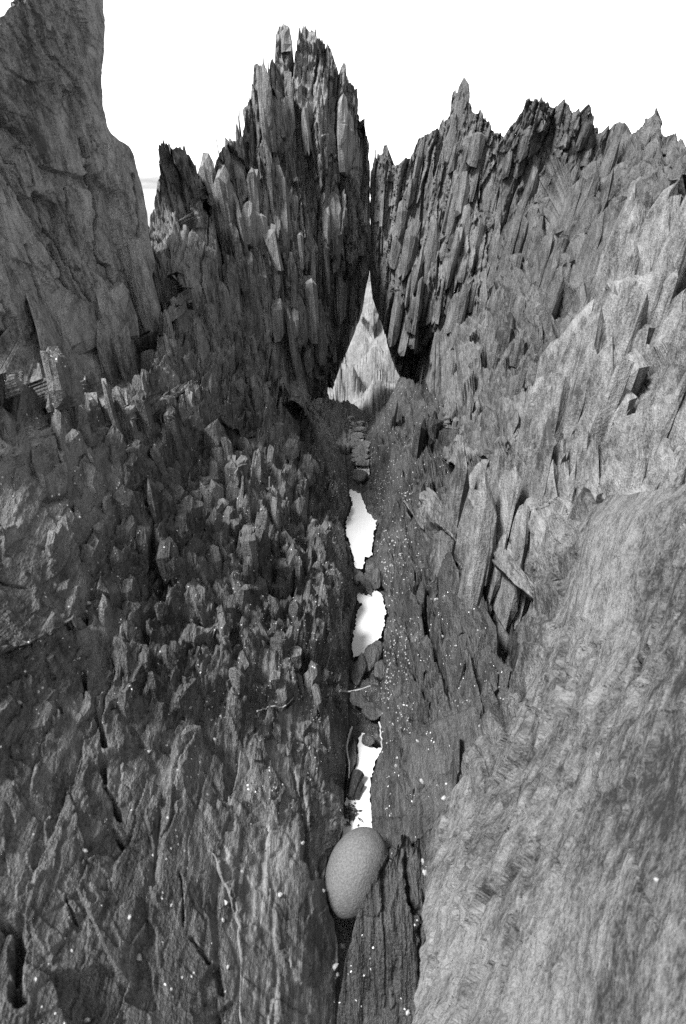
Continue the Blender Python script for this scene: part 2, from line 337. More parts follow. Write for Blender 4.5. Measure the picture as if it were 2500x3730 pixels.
# --- small round-topped tower between pillar and spire
ST = rock('slate_stub', 'small round-topped slate tower in the gap between smooth pillar and jagged spire',
    T=[(338, 520), (350, 478), (360, 440), (367, 375), (378, 358), (398, 341), (415, 343), (428, 352), (434, 374), (447, 373), (452, 402), (468, 408), (478, 440), (492, 520)],
    B=[(345, 760), (400, 780), (500, 760)], L=[(338, 520), (342, 640), (345, 760)], R=[(492, 520), (500, 640), (500, 760)],
    ctrl=[(338, 520, 4.4), (400, 345, 4.55), (480, 450, 4.9), (345, 760, 4.0), (500, 760, 4.35), (420, 600, 4.25)],
    mat=M_SPIRE, big=(0.06, 0.10, 0.5, 0.5), mid=0.03, fine=0.01, block=0.02, lump=0.03, rag=0.05, ragw=0.05, skirt=(0.03, 0.4, -0.25), body=True, seed=21)

# --- the jagged spire left of the slit
SP = rock('slate_spire', 'tall jagged dark slate spire left of the narrow slit',
    T=[(428, 440), (455, 402), (480, 400), (492, 372), (500, 352), (515, 335), (545, 315), (556, 302), (563, 250), (575, 200), (580, 152), (590, 146), (603, 148), (612, 165), (620, 130), (627, 115), (629, 60), (640, 47), (655, 50), (664, 80), (671, 100), (678, 92), (684, 62), (695, 54), (705, 66), (716, 62), (735, 78), (754, 93), (763, 122), (771, 150), (778, 167), (785, 145), (791, 178), (803, 181), (815, 206), (820, 240), (826, 278), (831, 310), (835, 345), (837, 385)],
    B=[(330, 980), (500, 1010), (620, 1010), (700, 990), (742, 926)],
    L=[(428, 440), (400, 600), (355, 800), (330, 980)],
    R=[(837, 385), (845, 415), (846, 440), (844, 455), (847, 472), (847, 490), (845, 512), (849, 530), (849, 600), (844, 628), (836, 660), (828, 710), (806, 770), (780, 830), (762, 880), (742, 926)],
    ctrl=with_gully([(428, 440, 5.0), (560, 320, 5.6), (650, 60, 6.3), (720, 70, 6.35), (835, 390, 6.6), (841, 620, 6.7), (742, 920, 6.9), (680, 950, 5.6), (500, 960, 4.3), (380, 980, 3.75), (640, 620, 5.55), (500, 600, 5.0), (420, 620, 4.6), (730, 620, 6.0), (600, 800, 5.1), (790, 700, 6.75), (700, 800, 5.85), (770, 830, 6.9), (640, 300, 5.9), (760, 300, 6.25)], -1, PROF_L, 0.05, (660, 730)),
    mat=M_SPIRE, bury=0.3, res=3.5, big=(0.16, 0.14, 0.7, 0.7), mid=0.075, fine=0.016, block=0.05, blocksize=0.16, lump=0.07, rag=0.03, ragw=0.045, skirt=(-0.05, 0.55, -0.35), body=True, seed=31, edge_calm=[('u', 1.0, 0.06)],
    cracks=[([(565, 330), (560, 460), (565, 600)], 5, .10), ([(640, 660), (655, 690)], 6, .06), ([(740, 320), (735, 480), (742, 600)], 4, .08)])

# --- right ridge: the part beside the slit, then the longer part behind the pale slab
RRC = [(847, 397, 6.6), (846, 620, 6.7), (890, 800, 6.95), (935, 870, 7.0), (985, 870, 6.4), (1040, 200, 6.05), (1150, 300, 5.7), (1210, 225, 5.5), (1400, 300, 5.35), (1568, 380, 5.2), (1700, 400, 5.0), (1000, 600, 5.9), (950, 500, 6.2), (1200, 600, 5.2), (1400, 600, 4.8), (1700, 600, 4.4), (1000, 1000, 4.6), (1100, 1100, 3.35), (1250, 900, 4.1), (1400, 900, 3.8), (1700, 950, 3.4), (960, 760, 6.1)]
RR = rock('slate_tower', 'dark splintered slate tower right of the slit, topped by a thin double spike',
    T=[(847, 397), (855, 366), (866, 358), (876, 352), (884, 339), (890, 348), (889, 380), (905, 376), (925, 364), (944, 346), (955, 312), (975, 296), (1000, 290), (1010, 266), (1028, 262), (1033, 215), (1041, 196), (1051, 206), (1062, 200), (1066, 228), (1075, 238), (1079, 258), (1110, 262), (1121, 280), (1146, 300), (1162, 318), (1180, 345)],
    B=[(935, 872), (1000, 1060), (1100, 1150), (1250, 1150)],
    L=[(847, 397), (845, 435), (848, 452), (845, 472), (846, 490), (848, 508), (844, 530), (844, 600), (846, 628), (852, 680), (872, 740), (893, 810), (905, 845), (935, 872)], R=[(1180, 345), (1210, 500), (1235, 700), (1250, 900), (1250, 1150)],
    ctrl=with_gully(RRC, 1, PROF_R, 0.05, (1030, 960)),
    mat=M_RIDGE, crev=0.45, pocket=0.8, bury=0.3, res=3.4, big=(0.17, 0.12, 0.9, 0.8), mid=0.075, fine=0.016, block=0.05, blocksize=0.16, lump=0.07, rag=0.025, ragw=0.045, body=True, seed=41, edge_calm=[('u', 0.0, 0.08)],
    cracks=[([(1062, 610), (1035, 690), (1000, 770), (985, 800)], 3.5, .2), ([(950, 760), (940, 820), (935, 860)], 16, .22)])
RQ = rock('slate_ridge', 'long slate ridge along the right skyline, ending in a leaning tooth near the edge',
    T=[(1132, 352), (1146, 318), (1162, 298), (1184, 268), (1195, 238), (1209, 222), (1235, 231), (1270, 229), (1300, 228), (1306, 246), (1331, 243), (1331, 272), (1360, 280), (1376, 294), (1400, 297), (1416, 310), (1450, 298), (1482, 260), (1506, 255), (1508, 308), (1530, 313), (1547, 314), (1551, 340), (1564, 331), (1569, 378), (1610, 390), (1950, 400)],
    B=[(1085, 1150), (1250, 1150), (1400, 1100), (1950, 1000)], L=[(1132, 352), (1150, 500), (1135, 700), (1105, 900), (1085, 1150)], R=[(1950, 400), (1950, 1000)],
    ctrl=with_gully([(x, y, d - 0.12) for x, y, d in RRC], 1, PROF_R, 0.09),
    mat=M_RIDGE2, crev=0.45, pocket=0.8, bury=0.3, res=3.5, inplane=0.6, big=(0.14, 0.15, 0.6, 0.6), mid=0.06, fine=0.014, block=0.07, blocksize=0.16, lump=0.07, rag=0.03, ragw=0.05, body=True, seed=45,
    cracks=[([(1290, 470), (1288, 560), (1282, 600)], 4, .2)])

# --- left slope of the cleft
LS = rock('slate_slope', 'broad dark slate slope left of the pools, rough and dotted with white specks',
    T=[(-150, 850), (100, 880), (300, 900), (500, 930), (650, 940), (745, 905)], B=[(-150, 2450), (400, 2450), (760, 2450)],
    L=[(-150, 850), (-150, 2450)],
    R=[(745, 905), (748, 950), (766, 1000), (788, 1040), (796, 1080), (795, 1118), (800, 1150), (784, 1200), (791, 1250), (800, 1290), (806, 1310), (812, 1352), (813, 1380), (800, 1430), (797, 1480), (800, 1510), (793, 1580), (796, 1640), (793, 1720), (786, 1790), (781, 1850), (782, 1890), (770, 1950), (745, 2000), (745, 2050), (768, 2110), (790, 2150), (780, 2250), (760, 2450)],
    ctrl=lambda px, py: gully(px, py, -1, PROF_L), mat=M_SLOPE, res=3.9, near=(0.7, 2.5, 0.10), big=(0.11, 0.15, 0.35, 0.35), mid=0.05, fine=0.011, block=0.13, blocksize=0.2, lump=0.08, skirt=(-0.25, 0.1, -0.6), seed=51, edge_calm=[('u', 1.0, 0.08)],
    cracks=[([(190, 1540), (195, 1600), (215, 1640), (232, 1680), (240, 1720)], 5, .10), ([(235, 1745), (240, 1800), (262, 1830), (275, 1870)], 7, .06), ([(268, 1905), (285, 1930), (320, 1945)], 5, .05), ([(0, 2090), (40, 2110), (40, 2300)], 16, .06), ([(440, 2150), (475, 2200)], 5, .04), ([(330, 1000), (350, 1050)], 8, .1), ([(125, 1040), (160, 1150), (180, 1250)], 4, .07), ([(150, 2050), (175, 2110)], 3, .04), ([(410, 2000), (420, 2120)], 2, .03), ([(735, 1540), (780, 1570)], 3, .05)])

# --- right slope of the cleft
RS = rock('slate_slope', 'dark wet slate slope dropping into the right side of the pools',
    T=[(915, 860), (1000, 900), (1100, 950), (1300, 1000), (1450, 1000)], B=[(845, 1990), (1000, 1990), (1250, 1990), (1450, 1990)],
    L=[(915, 860), (885, 920), (842, 960), (840, 1020), (847, 1075), (852, 1110), (866, 1170), (869, 1195), (862, 1240), (857, 1290), (868, 1330), (884, 1352), (890, 1400), (883, 1450), (872, 1500), (870, 1560), (866, 1620), (876, 1705), (862, 1740), (846, 1795), (849, 1850), (852, 1900), (870, 1940), (845, 1990)],
    R=[(1450, 1000), (1450, 1990)],
    ctrl=lambda px, py: gully(px, py, 1, PROF_R, -0.22 * np.clip((px - 1120 + 0.25 * (1500 - py)) / 150, 0, 1)),
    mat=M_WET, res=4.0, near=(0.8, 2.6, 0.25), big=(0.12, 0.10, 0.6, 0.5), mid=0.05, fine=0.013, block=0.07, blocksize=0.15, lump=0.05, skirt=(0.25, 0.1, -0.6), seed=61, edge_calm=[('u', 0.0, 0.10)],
    cracks=[([(1010, 1620), (960, 1665), (900, 1690)], 3, .03)])

# --- pale stepped slab in the middle right
RM = rock('slate_slab', 'pale stepped slate slab below the splintered ridge on the right',
    T=[(1500, 560), (1540, 520), (1600, 480), (1950, 440)], B=[(955, 1340), (1010, 1350), (1060, 1400), (1130, 1400), (1190, 1440), (1260, 1500), (1350, 1520), (1500, 1500), (1950, 1450)],
    L=[(1500, 560), (1440, 640), (1390, 690), (1345, 770), (1318, 830), (1300, 870), (1282, 895), (1250, 905), (1212, 955), (1200, 1000), (1165, 1050), (1150, 1090), (1110, 1120), (1090, 1165), (1010, 1215), (990, 1250), (980, 1300), (955, 1340)],
    R=[(1950, 440), (1950, 1450)],
    ctrl=lambda px, py: gully(px, py, 1, PROF_R, 0.17),
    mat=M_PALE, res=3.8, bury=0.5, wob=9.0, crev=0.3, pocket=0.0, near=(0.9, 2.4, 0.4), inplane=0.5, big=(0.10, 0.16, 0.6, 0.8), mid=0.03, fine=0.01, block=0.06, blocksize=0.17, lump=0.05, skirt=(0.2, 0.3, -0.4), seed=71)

# --- near pale slab, lower right
BS = rock('slate_slab', 'broad pale weathered slate slab filling the lower right corner nearest the viewer',
    T=[(1325, 1190), (1345, 1158), (1400, 1140), (1480, 1125), (1568, 1108), (1950, 1080)], B=[(930, 2450), (1200, 2450), (1950, 2450)],
    L=[(1325, 1190), (1312, 1240), (1292, 1300), (1272, 1370), (1245, 1430), (1222, 1490), (1196, 1570), (1166, 1640), (1140, 1690), (1108, 1720), (1090, 1745), (1040, 1795), (1005, 1850), (985, 1900), (975, 1990), (968, 2100), (955, 2250), (930, 2450)],
    R=[(1950, 1080), (1950, 2450)],
    ctrl=with_gully([(1340, 1160, 1.95), (1568, 1120, 1.7), (1700, 1100, 1.6), (1200, 1560, 1.6), (1400, 1450, 1.45), (1568, 1600, 1.12), (1700, 1600, 1.0), (1040, 1800, 1.47), (1300, 1850, 1.14), (1568, 2000, .82), (1700, 2000, .74), (975, 2000, 1.27), (968, 2150, 1.12), (1200, 2100, 1.0), (940, 2350, .96), (1100, 2350, .9), (1400, 2400, .72), (1700, 2450, .55)], 1, PROF_R, 0.30),
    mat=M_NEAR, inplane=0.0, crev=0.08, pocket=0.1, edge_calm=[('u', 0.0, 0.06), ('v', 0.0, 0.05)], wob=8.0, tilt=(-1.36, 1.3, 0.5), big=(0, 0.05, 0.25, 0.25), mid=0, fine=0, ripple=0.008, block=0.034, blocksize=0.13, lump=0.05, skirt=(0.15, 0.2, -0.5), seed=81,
    cracks=[([(1445, 1500), (1455, 1590), (1448, 1640), (1400, 1760), (1345, 1880)], 4.5, .06), ([(1290, 1960), (1300, 2010)], 6, .03), ([(1200, 2090), (1180, 2140), (1160, 2160)], 4, .03), ([(1060, 2050), (1050, 2100)], 4, .03), ([(1240, 1560), (1255, 1620)], 4, .04), ([(1565, 1410), (1540, 1480), (1520, 1540)], 4, .05), ([(1490, 1960), (1520, 2060), (1568, 2150)], 4, .04)])

# --- smooth slab left of the cobble
SL = rock('slate_slab', 'smooth dark slab beside the cobble, left of the lowest pool',
    T=[(560, 1650), (600, 1630), (650, 1620), (690, 1600), (720, 1590)], B=[(560, 2450), (650, 2450), (750, 2450)],
    L=[(560, 1650), (545, 1740), (515, 1850), (485, 1930), (515, 2010), (542, 2100), (550, 2250), (560, 2450)],
    R=[(720, 1590), (735, 1680), (755, 1760), (776, 1810), (783, 1860), (780, 1900), (755, 1950), (742, 2000), (744, 2060), (762, 2110), (776, 2160), (766, 2300), (750, 2450)],
    ctrl=lambda px, py: gully(px, py, -1, PROF_L, 0.055),
    mat=M_SMOOTH, crev=0.25, pocket=0.3, wob=6.0, big=(0.014, 0.09, 0.4, 0.5), mid=0.007, fine=0.003, block=0.014, blocksize=0.12, lump=0.03, skirt=(-0.05, 0.12, -0.5), seed=91,
    cracks=[([(690, 1790), (700, 1880), (705, 1960), (715, 2010)], 7, .04), ([(735, 1960), (730, 2010)], 5, .03), ([(670, 1760), (690, 1840)], 4, .02)])

# --- dark layered fin right of the cobble
FN = rock('slate_fin', 'dark layered slate fin leaning against the right side of the cobble',
    T=[(878, 1962), (900, 1935), (930, 1915), (955, 1925), (985, 1945), (1010, 1960)], B=[(758, 2450), (850, 2450), (1000, 2450)],
    L=[(878, 1962), (850, 2010), (822, 2070), (808, 2120), (790, 2190), (775, 2290), (758, 2450)], R=[(1010, 1960), (1005, 2100), (1000, 2250), (1000, 2450)],
    ctrl=[(878, 1962, 1.30), (930, 1918, 1.38), (1010, 1960, 1.38), (815, 2090, 1.18), (775, 2290, 1.02), (758, 2450, .92), (1000, 2200, 1.15), (1000, 2450, .96), (900, 2150, 1.14)],
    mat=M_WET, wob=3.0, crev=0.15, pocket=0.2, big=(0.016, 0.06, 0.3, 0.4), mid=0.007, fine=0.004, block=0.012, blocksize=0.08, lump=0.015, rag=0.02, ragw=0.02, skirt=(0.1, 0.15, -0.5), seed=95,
    cracks=[([(930, 1960), (935, 2060), (950, 2080)], 9, .04), ([(962, 2080), (960, 2250), (955, 2330)], 5, .03)])

# --- smooth rounded wet rock right of the lowest pool
DR = rock('wet_rock', 'smooth dark rounded wet rock right of the lowest pool, above the layered fin',
    T=[(882, 1702), (930, 1672), (1000, 1640), (1085, 1605)], B=[(862, 1965), (930, 1965), (990, 1900), (1050, 1800)],
    L=[(882, 1702), (860, 1742), (847, 1800), (848, 1860), (862, 1965)], R=[(1085, 1605), (1110, 1680), (1090, 1745), (1050, 1800)],
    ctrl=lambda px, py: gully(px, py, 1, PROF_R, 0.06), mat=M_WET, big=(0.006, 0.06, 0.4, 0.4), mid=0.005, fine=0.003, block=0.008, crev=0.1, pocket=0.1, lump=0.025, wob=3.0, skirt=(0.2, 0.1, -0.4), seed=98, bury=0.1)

# --- rock seen through the opening
BK = rock('rock_mound', 'pale cone-shaped rock seen through the opening below the slit',
    T=[(690, 900), (760, 800), (800, 740), (828, 690), (842, 636), (850, 660), (880, 740), (930, 820), (1000, 900)], B=[(690, 1040), (790, 1000), (850, 1000), (1000, 1040)],
    L=[(690, 900), (690, 1040)], R=[(1000, 900), (1000, 1040)],
    ctrl=[(842, 640, 10.5), (800, 800, 9.6), (900, 800, 9.6), (850, 880, 8.6), (700, 950, 7.6), (850, 960, 6.7), (1000, 960, 7.6), (840, 1000, 5.9)],
    mat=M_SAND, big=(0.04, 0.4, 0.9, 0.5), mid=0.02, fine=0.01, block=0.10, blocksize=0.6, lump=0.3, skirt=(0, 0.8, -0.3), body=True, seed=101)
BK2 = rock('rock_hump', 'low pale rock hump at the left foot of the opening, beside the trickling stream',
    T=[(720, 925), (745, 905), (765, 912), (785, 935), (797, 965)], B=[(720, 1010), (760, 1015), (800, 1025)], L=[(720, 925), (720, 1010)], R=[(797, 965), (800, 1025)],
    ctrl=lambda px, py: (0.04 + 0.12 * np.clip((800 - px) / 70, 0, 1) - CAM_H) * rays(px, py)[1] / rays(px, py)[2], mat=M_SAND, big=(0.05, 0.12, 0.4, 0.4), mid=0.03, fine=0.01, block=0.03, lump=0.05, skirt=(0, 0.3, -0.4), seed=111)

# ------------------------------------------------------------------ ground, water, far shore
def disc_ground():
    rr = np.r_[0, 12, 20, 40, 120]; na = 48; V = [(0, 0, -0.6)]; Q = []
    for r in rr[1:]:
        for k in range(na):
            a = 2 * math.pi * k / na; V.append((r * math.cos(a), r * math.sin(a) + 4, -0.6 - 0.006 * r))
    tr = [(0, 1 + k, 1 + (k + 1) % na) for k in range(na)]
    for i in range(len(rr) - 2):
        for k in range(na):
            a = 1 + i * na + k; b = 1 + i * na + (k + 1) % na; Q.append((a, a + na, b + na, b))
    return mesh_np('terrain', np.array(V, float), np.array(Q), np.array(tr))
tag(link('terrain', disc_ground(), rock_mat('bedrock', 0.10, 0.25)), 'dark slate bedrock under the outcrop', kind='structure')

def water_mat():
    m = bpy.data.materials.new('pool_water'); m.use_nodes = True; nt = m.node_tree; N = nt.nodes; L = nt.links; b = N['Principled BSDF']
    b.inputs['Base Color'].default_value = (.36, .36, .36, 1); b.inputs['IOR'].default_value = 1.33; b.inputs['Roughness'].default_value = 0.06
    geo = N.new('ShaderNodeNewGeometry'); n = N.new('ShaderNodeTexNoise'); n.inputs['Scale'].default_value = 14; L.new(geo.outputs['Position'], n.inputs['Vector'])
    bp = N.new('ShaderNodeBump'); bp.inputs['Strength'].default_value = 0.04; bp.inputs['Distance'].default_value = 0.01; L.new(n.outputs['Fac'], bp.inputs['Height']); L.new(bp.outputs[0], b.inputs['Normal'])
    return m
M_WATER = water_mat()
def pool(pts, z=0.0):
    """still water filling a traced shoreline, with a small rough wobble"""
    p = resample(pts + pts[:1], 200)[:-1]; k = np.arange(len(p)); p = p + 2.4 * np.stack([vnoise(k * .6, k * 0 + len(pts), k * 0, 3), vnoise(k * .6, k * 0, k * 0, 4)], -1)
    P = at_z(p[:, 0], p[:, 1], z); c = P.mean(0); n = len(P); me = bpy.data.meshes.new('pool')
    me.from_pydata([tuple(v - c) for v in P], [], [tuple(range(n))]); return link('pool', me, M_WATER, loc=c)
POOLS = (([(830, 1672), (837, 1688), (852, 1708), (877, 1710), (859, 1734), (847, 1780), (845, 1816), (850, 1853), (850, 1930), (782, 1930), (783, 1877), (790, 1829), (801, 1792), (813, 1756), (819, 1720), (819, 1691)], 'narrow still pool just above the round cobble'),
         ([(818, 1354), (849, 1361), (854, 1348), (872, 1356), (882, 1395), (877, 1429), (870, 1455), (844, 1478), (836, 1496), (807, 1502), (805, 1465), (812, 1429), (818, 1392), (831, 1382), (818, 1374)], 'bright still pool in the middle of the cleft'),
         ([(800, 1117), (823, 1127), (839, 1169), (861, 1190), (851, 1237), (849, 1268), (840, 1274), (833, 1268), (831, 1299), (812, 1296), (805, 1258), (790, 1216), (792, 1190), (807, 1153), (800, 1127)], 'bright diamond-shaped pool far up the cleft'),
         ([(815, 1066), (842, 1064), (844, 1081), (837, 1094), (826, 1090), (814, 1078)], 'tiny bright pool around the small dark stone'))
TRICKLE = [(800, 958), (812, 966), (822, 985), (830, 1005), (838, 1030), (842, 1058), (824, 1062), (816, 1040), (808, 1015), (801, 990)]
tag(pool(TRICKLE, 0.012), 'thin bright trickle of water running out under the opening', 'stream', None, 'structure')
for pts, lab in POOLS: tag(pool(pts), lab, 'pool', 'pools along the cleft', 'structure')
# dark wet bed of the cleft under the water
rr = np.linspace(0, 1, 420); ww = np.linspace(-1, 1, 60); py_ = 968 + (2030 - 968) * rr; cx_ = np.interp(py_, [935, 1050, 1200, 1400, 1600, 1850, 2030], [800, 822, 828, 846, 834, 818, 810])
gx = cx_[:, None] + 60 * ww[None, :]; gy = py_[:, None] + 0 * gx; P = at_z(gx, gy, -0.015)
P[..., 2] += -0.012 + 0.02 * fbm(P[..., 0] * 22, P[..., 1] * 16, 0 * gx, 8, 3) + 0.012 * facets(P[..., 0] * 22, P[..., 1] * 14, 0 * gx, 9)
wet = np.ones_like(gx)
for pts, _ in POOLS:
    q = seg_dist(gx, gy, pts + pts[:1]); ins = np.zeros(gx.shape, bool)
    for (x0, y0), (x1, y1) in zip(pts, pts[1:] + pts[:1]):
        c_ = ((y0 > gy) != (y1 > gy)); ins ^= c_ & (gx < (x1 - x0) * (gy - y0) / ((y1 - y0) if y1 != y0 else 1e-9) + x0)
    wet = np.where(ins | (q < 4), 0, wet)
P[..., 2] = np.where(wet > 0, P[..., 2] + 0.012, -0.05)
i_ = np.arange(gx.size).reshape(gx.shape); q_ = np.stack([i_[:-1, :-1], i_[:-1, 1:], i_[1:, 1:], i_[1:, :-1]], -1).reshape(-1, 4)[:, ::-1]
BED = link('stream_bed', mesh_np('stream_bed', P.reshape(-1, 3), q_), rock_mat('wet_bed', 0.012, 0.05, 0.3, 0.5, 0.8, 0.4)); tag(BED, 'dark wet gravelly bed of the cleft between the pools', kind='structure')

# sea and far shore
def plane(name, x0, x1, y0, y1, z):
    return mesh_np(name, np.array([(x0, y0, z), (x1, y0, z), (x1, y1, z), (x0, y1, z)], float), np.array([[0, 1, 2, 3]]))
m_sea = bpy.data.materials.new('sea'); m_sea.use_nodes = True; m_sea.node_tree.nodes['Principled BSDF'].inputs['Base Color'].default_value = (.1, .1, .1, 1); m_sea.node_tree.nodes['Principled BSDF'].inputs['Roughness'].default_value = .12
tag(link('sea', plane('sea', -6000, 6000, 60, 9000, -3.0), m_sea), 'calm pale sea beyond the rocks', kind='structure')
def hills():
    n = 240; x = np.linspace(-2600, 2600, n); h = 22 + 26 * fbm(x / 500, 0 * x, 0 * x, 5, 5) ; h = np.clip(h, 3, None)
    rows = [(0, 0.0), (60, .25), (200, .8), (320, 1.0), (600, 0.0)]
    V = np.concatenate([np.stack([x, 1500 + d + 0 * x, -3 + h * f + (0 if f in (0, 1) else 3 * vnoise(x / 40, x * 0 + d, 0 * x, 3))], -1) for d, f in rows])
    i = np.arange(n * 5).reshape(5, n); q = np.stack([i[:-1, :-1], i[:-1, 1:], i[1:, 1:], i[1:, :-1]], -1).reshape(-1, 4)
    return mesh_np('far_hills', V, q)
tag(link('far_hills', hills(), plain_mat('far_land', 0.13, 0.9, 0.35, 0.01, 0)), 'pale low hills across the water, seen through the gap', kind='structure')

# ------------------------------------------------------------------ broken slate splinters standing proud of the rock faces
random.seed(7); rng = np.random.default_rng(7)
def splinter_mesh(k, mat):
    r = np.random.default_rng(100 + k); n = 5
    ang = np.sort(r.uniform(0, 2 * np.pi, n) * 0.35 + np.arange(n) * 2 * np.pi / n * 0.65 + r.uniform(0, 1)); V = []; hs = [0, .3, .62, .86, 1.0]; sc = [1, 1.0, .9, r.uniform(.5, .8), r.uniform(.05, .35)]
    sl = r.uniform(-1, 1)
    for i, (h, f) in enumerate(zip(hs, sc)):
        for j, a in enumerate(ang):
            x, y = math.cos(a) * .5, math.sin(a) * .5; jit = r.uniform(-.06, .06, 2)
            V.append((x * f + sl * .25 * (1 - f) + jit[0], y * f + jit[1], h + (r.uniform(-.06, .06) if 0 < i else 0) + (.12 * x * sl if i > 2 else 0)))
    F = [(i * n + j, i * n + (j + 1) % n, (i + 1) * n + (j + 1) % n, (i + 1) * n + j) for i in range(4) for j in range(n)] + [tuple(range(4 * n, 5 * n)), tuple(range(n - 1, -1, -1))]
    me = bpy.data.meshes.new('splinter'); me.from_pydata(V, [], F); me.update(); me.materials.append(mat); return me
VAR = {}
def splinters(R, n_top, n_face, h_top, h_face, w_rng, vr=(0.05, 0.9), ur=(0.02, 0.98), sink=0.02):
    key = R['mat'].name
    if key not in VAR: VAR[key] = [splinter_mesh(k, R['mat']) for k in range(10)]
    P, N = R['P'], R['n']; nv, nu = P.shape[:2]
    def put(p, w, dpt, h):
        o = bpy.data.objects.new('splinter', random.choice(VAR[key])); col.objects.link(o); o.parent = R['obj']
        o.location = Vector(p - R['org']); o.scale = (w, dpt, h)
        o.rotation_euler = (random.uniform(-.10, .06), math.atan(0.12 * p[0]) + random.uniform(-.06, .06), random.uniform(-.3, .3))
    for _ in range(n_top):
        j = random.randint(int(ur[0] * nu), int(ur[1] * nu) - 1); h = random.uniform(*h_top); w = random.uniform(*w_rng)
        a_, b_ = P[0, max(0, j - 4)], P[0, min(nu - 1, j + 4)]
        if abs(b_[2] - a_[2]) > 1.6 * abs(b_[0] - a_[0]): continue
        p = P[min(nv - 1, 3), j] + np.array([0, random.uniform(0.0, .10), -h * random.uniform(.84, .99)]); put(p, w, w * random.uniform(1.2, 3), h)
    for _ in range(n_face):
        i = random.randint(int(vr[0] * nv), int(vr[1] * nv) - 1); j = random.randint(int(ur[0] * nu), int(ur[1] * nu) - 1); h = random.uniform(*h_face); w = random.uniform(*w_rng)
        p = P[i, j] - N[i, j] * sink + np.array([0, 0, -h * .55]); put(p, w, w * random.uniform(1.0, 2.2), h)
def block_mesh(k, mat):
    import bmesh
    r = np.random.default_rng(300 + k); bm = bmesh.new()
    for _ in range(14):
        v = r.normal(size=3); v /= np.abs(v).max() ** 0.8 * np.linalg.norm(v) ** 0.2; bm.verts.new(v * 0.5 * np.array([1, 1, 1]) * r.uniform(.8, 1.05))
    bmesh.ops.convex_hull(bm, input=bm.verts); bmesh.ops.delete(bm, geom=[v for v in bm.verts if not v.link_faces], context='VERTS')
    bmesh.ops.subdivide_edges(bm, edges=bm.edges[:], cuts=1); 
    for v in bm.verts: v.co *= 1 + .10 * (r.random() - .5)
    me = bpy.data.meshes.new('block'); bm.to_mesh(me); bm.free(); me.materials.append(mat); return me
BVAR = {}
def blocks(R, n, size, vr, ur, tall=(1.3, 2.6), sink=0.35):
    key = R['mat'].name
    if key not in BVAR: BVAR[key] = [block_mesh(k, R['mat']) for k in range(10)]
    P, N = R['P'], R['n']; nv, nu = P.shape[:2]
    for _ in range(n):
        i = random.randint(int(vr[0] * nv), int(vr[1] * nv) - 1); j = random.randint(int(ur[0] * nu), int(ur[1] * nu) - 1); w = random.uniform(*size) * min(1.2, P[i, j][1] / 4.0)
        p = P[i, j] - N[i, j] * w * sink; o = bpy.data.objects.new('block', random.choice(BVAR[key])); col.objects.link(o); o.parent = R['obj']; o.location = Vector(p - R['org'])
        o.scale = (w * .6, w * random.uniform(.8, 1.6), w * random.uniform(*tall)); o.rotation_euler = (random.uniform(-.25, .25), math.atan(.12 * p[0]) + random.uniform(-.2, .2), random.uniform(-.4, .4))
splinters(SP, 22, 70, (.12, .28), (.12, .6), (.04, .085), ur=(.03, .95))
splinters(RR, 16, 50, (.10, .22), (.10, .5), (.035, .07), ur=(.05, .97), vr=(.04, .6)); splinters(RQ, 7, 30, (.08, .14), (.08, .35), (.035, .07), ur=(.03, .9), vr=(.03, .5))
splinters(ST, 10, 14, (.06, .16), (.1, .35), (.02, .05))
splinters(LS, 0, 60, (.1, .2), (.06, .18), (.02, .05), vr=(.01, .16), ur=(.4, .92))
def plate_mesh(k, mat):
    """an upright slate plate: ragged outline in the cleavage plane, thin across it, chipped edges"""
    r = np.random.default_rng(500 + k); top = r.uniform(.25, .5)
    o = [(-.5, -.5), (0, -.55), (.5, -.5), (.52, r.uniform(-.1, .2)), (.44, r.uniform(.2, .45))]
    m = r.integers(2, 5); ys = np.sort(r.uniform(-.3, .38, m))[::-1]; o += [(y, r.uniform(.3, .5)) for y in ys]
    o += [(-.44, r.uniform(.0, .4)), (-.52, r.uniform(-.35, .0))]; n = len(o); c = np.mean(o, 0)
    V = []; sh = r.uniform(-.12, .12, 2)
    for lay, (x, f) in enumerate(((-.5, r.uniform(.7, .9)), (-.2, 1.0), (.25, r.uniform(.85, .97)), (.5, r.uniform(.6, .85)))):
        for y, z in o: V.append((x + r.uniform(-.16, .16), c[0] + (y - c[0]) * f + sh[0] * x + r.uniform(-.04, .04), c[1] + (z - c[1]) * f + sh[1] * x + r.uniform(-.04, .04)))
    F = [(l * n + j, (l + 1) * n + j, (l + 1) * n + (j + 1) % n, l * n + (j + 1) % n) for l in range(3) for j in range(n)] + [tuple(range(n)), tuple(range(4 * n - 1, 3 * n - 1, -1))]
    me = bpy.data.meshes.new('plate'); me.from_pydata(V, [], F); me.update(); me.materials.append(mat); return me
PVAR = {}
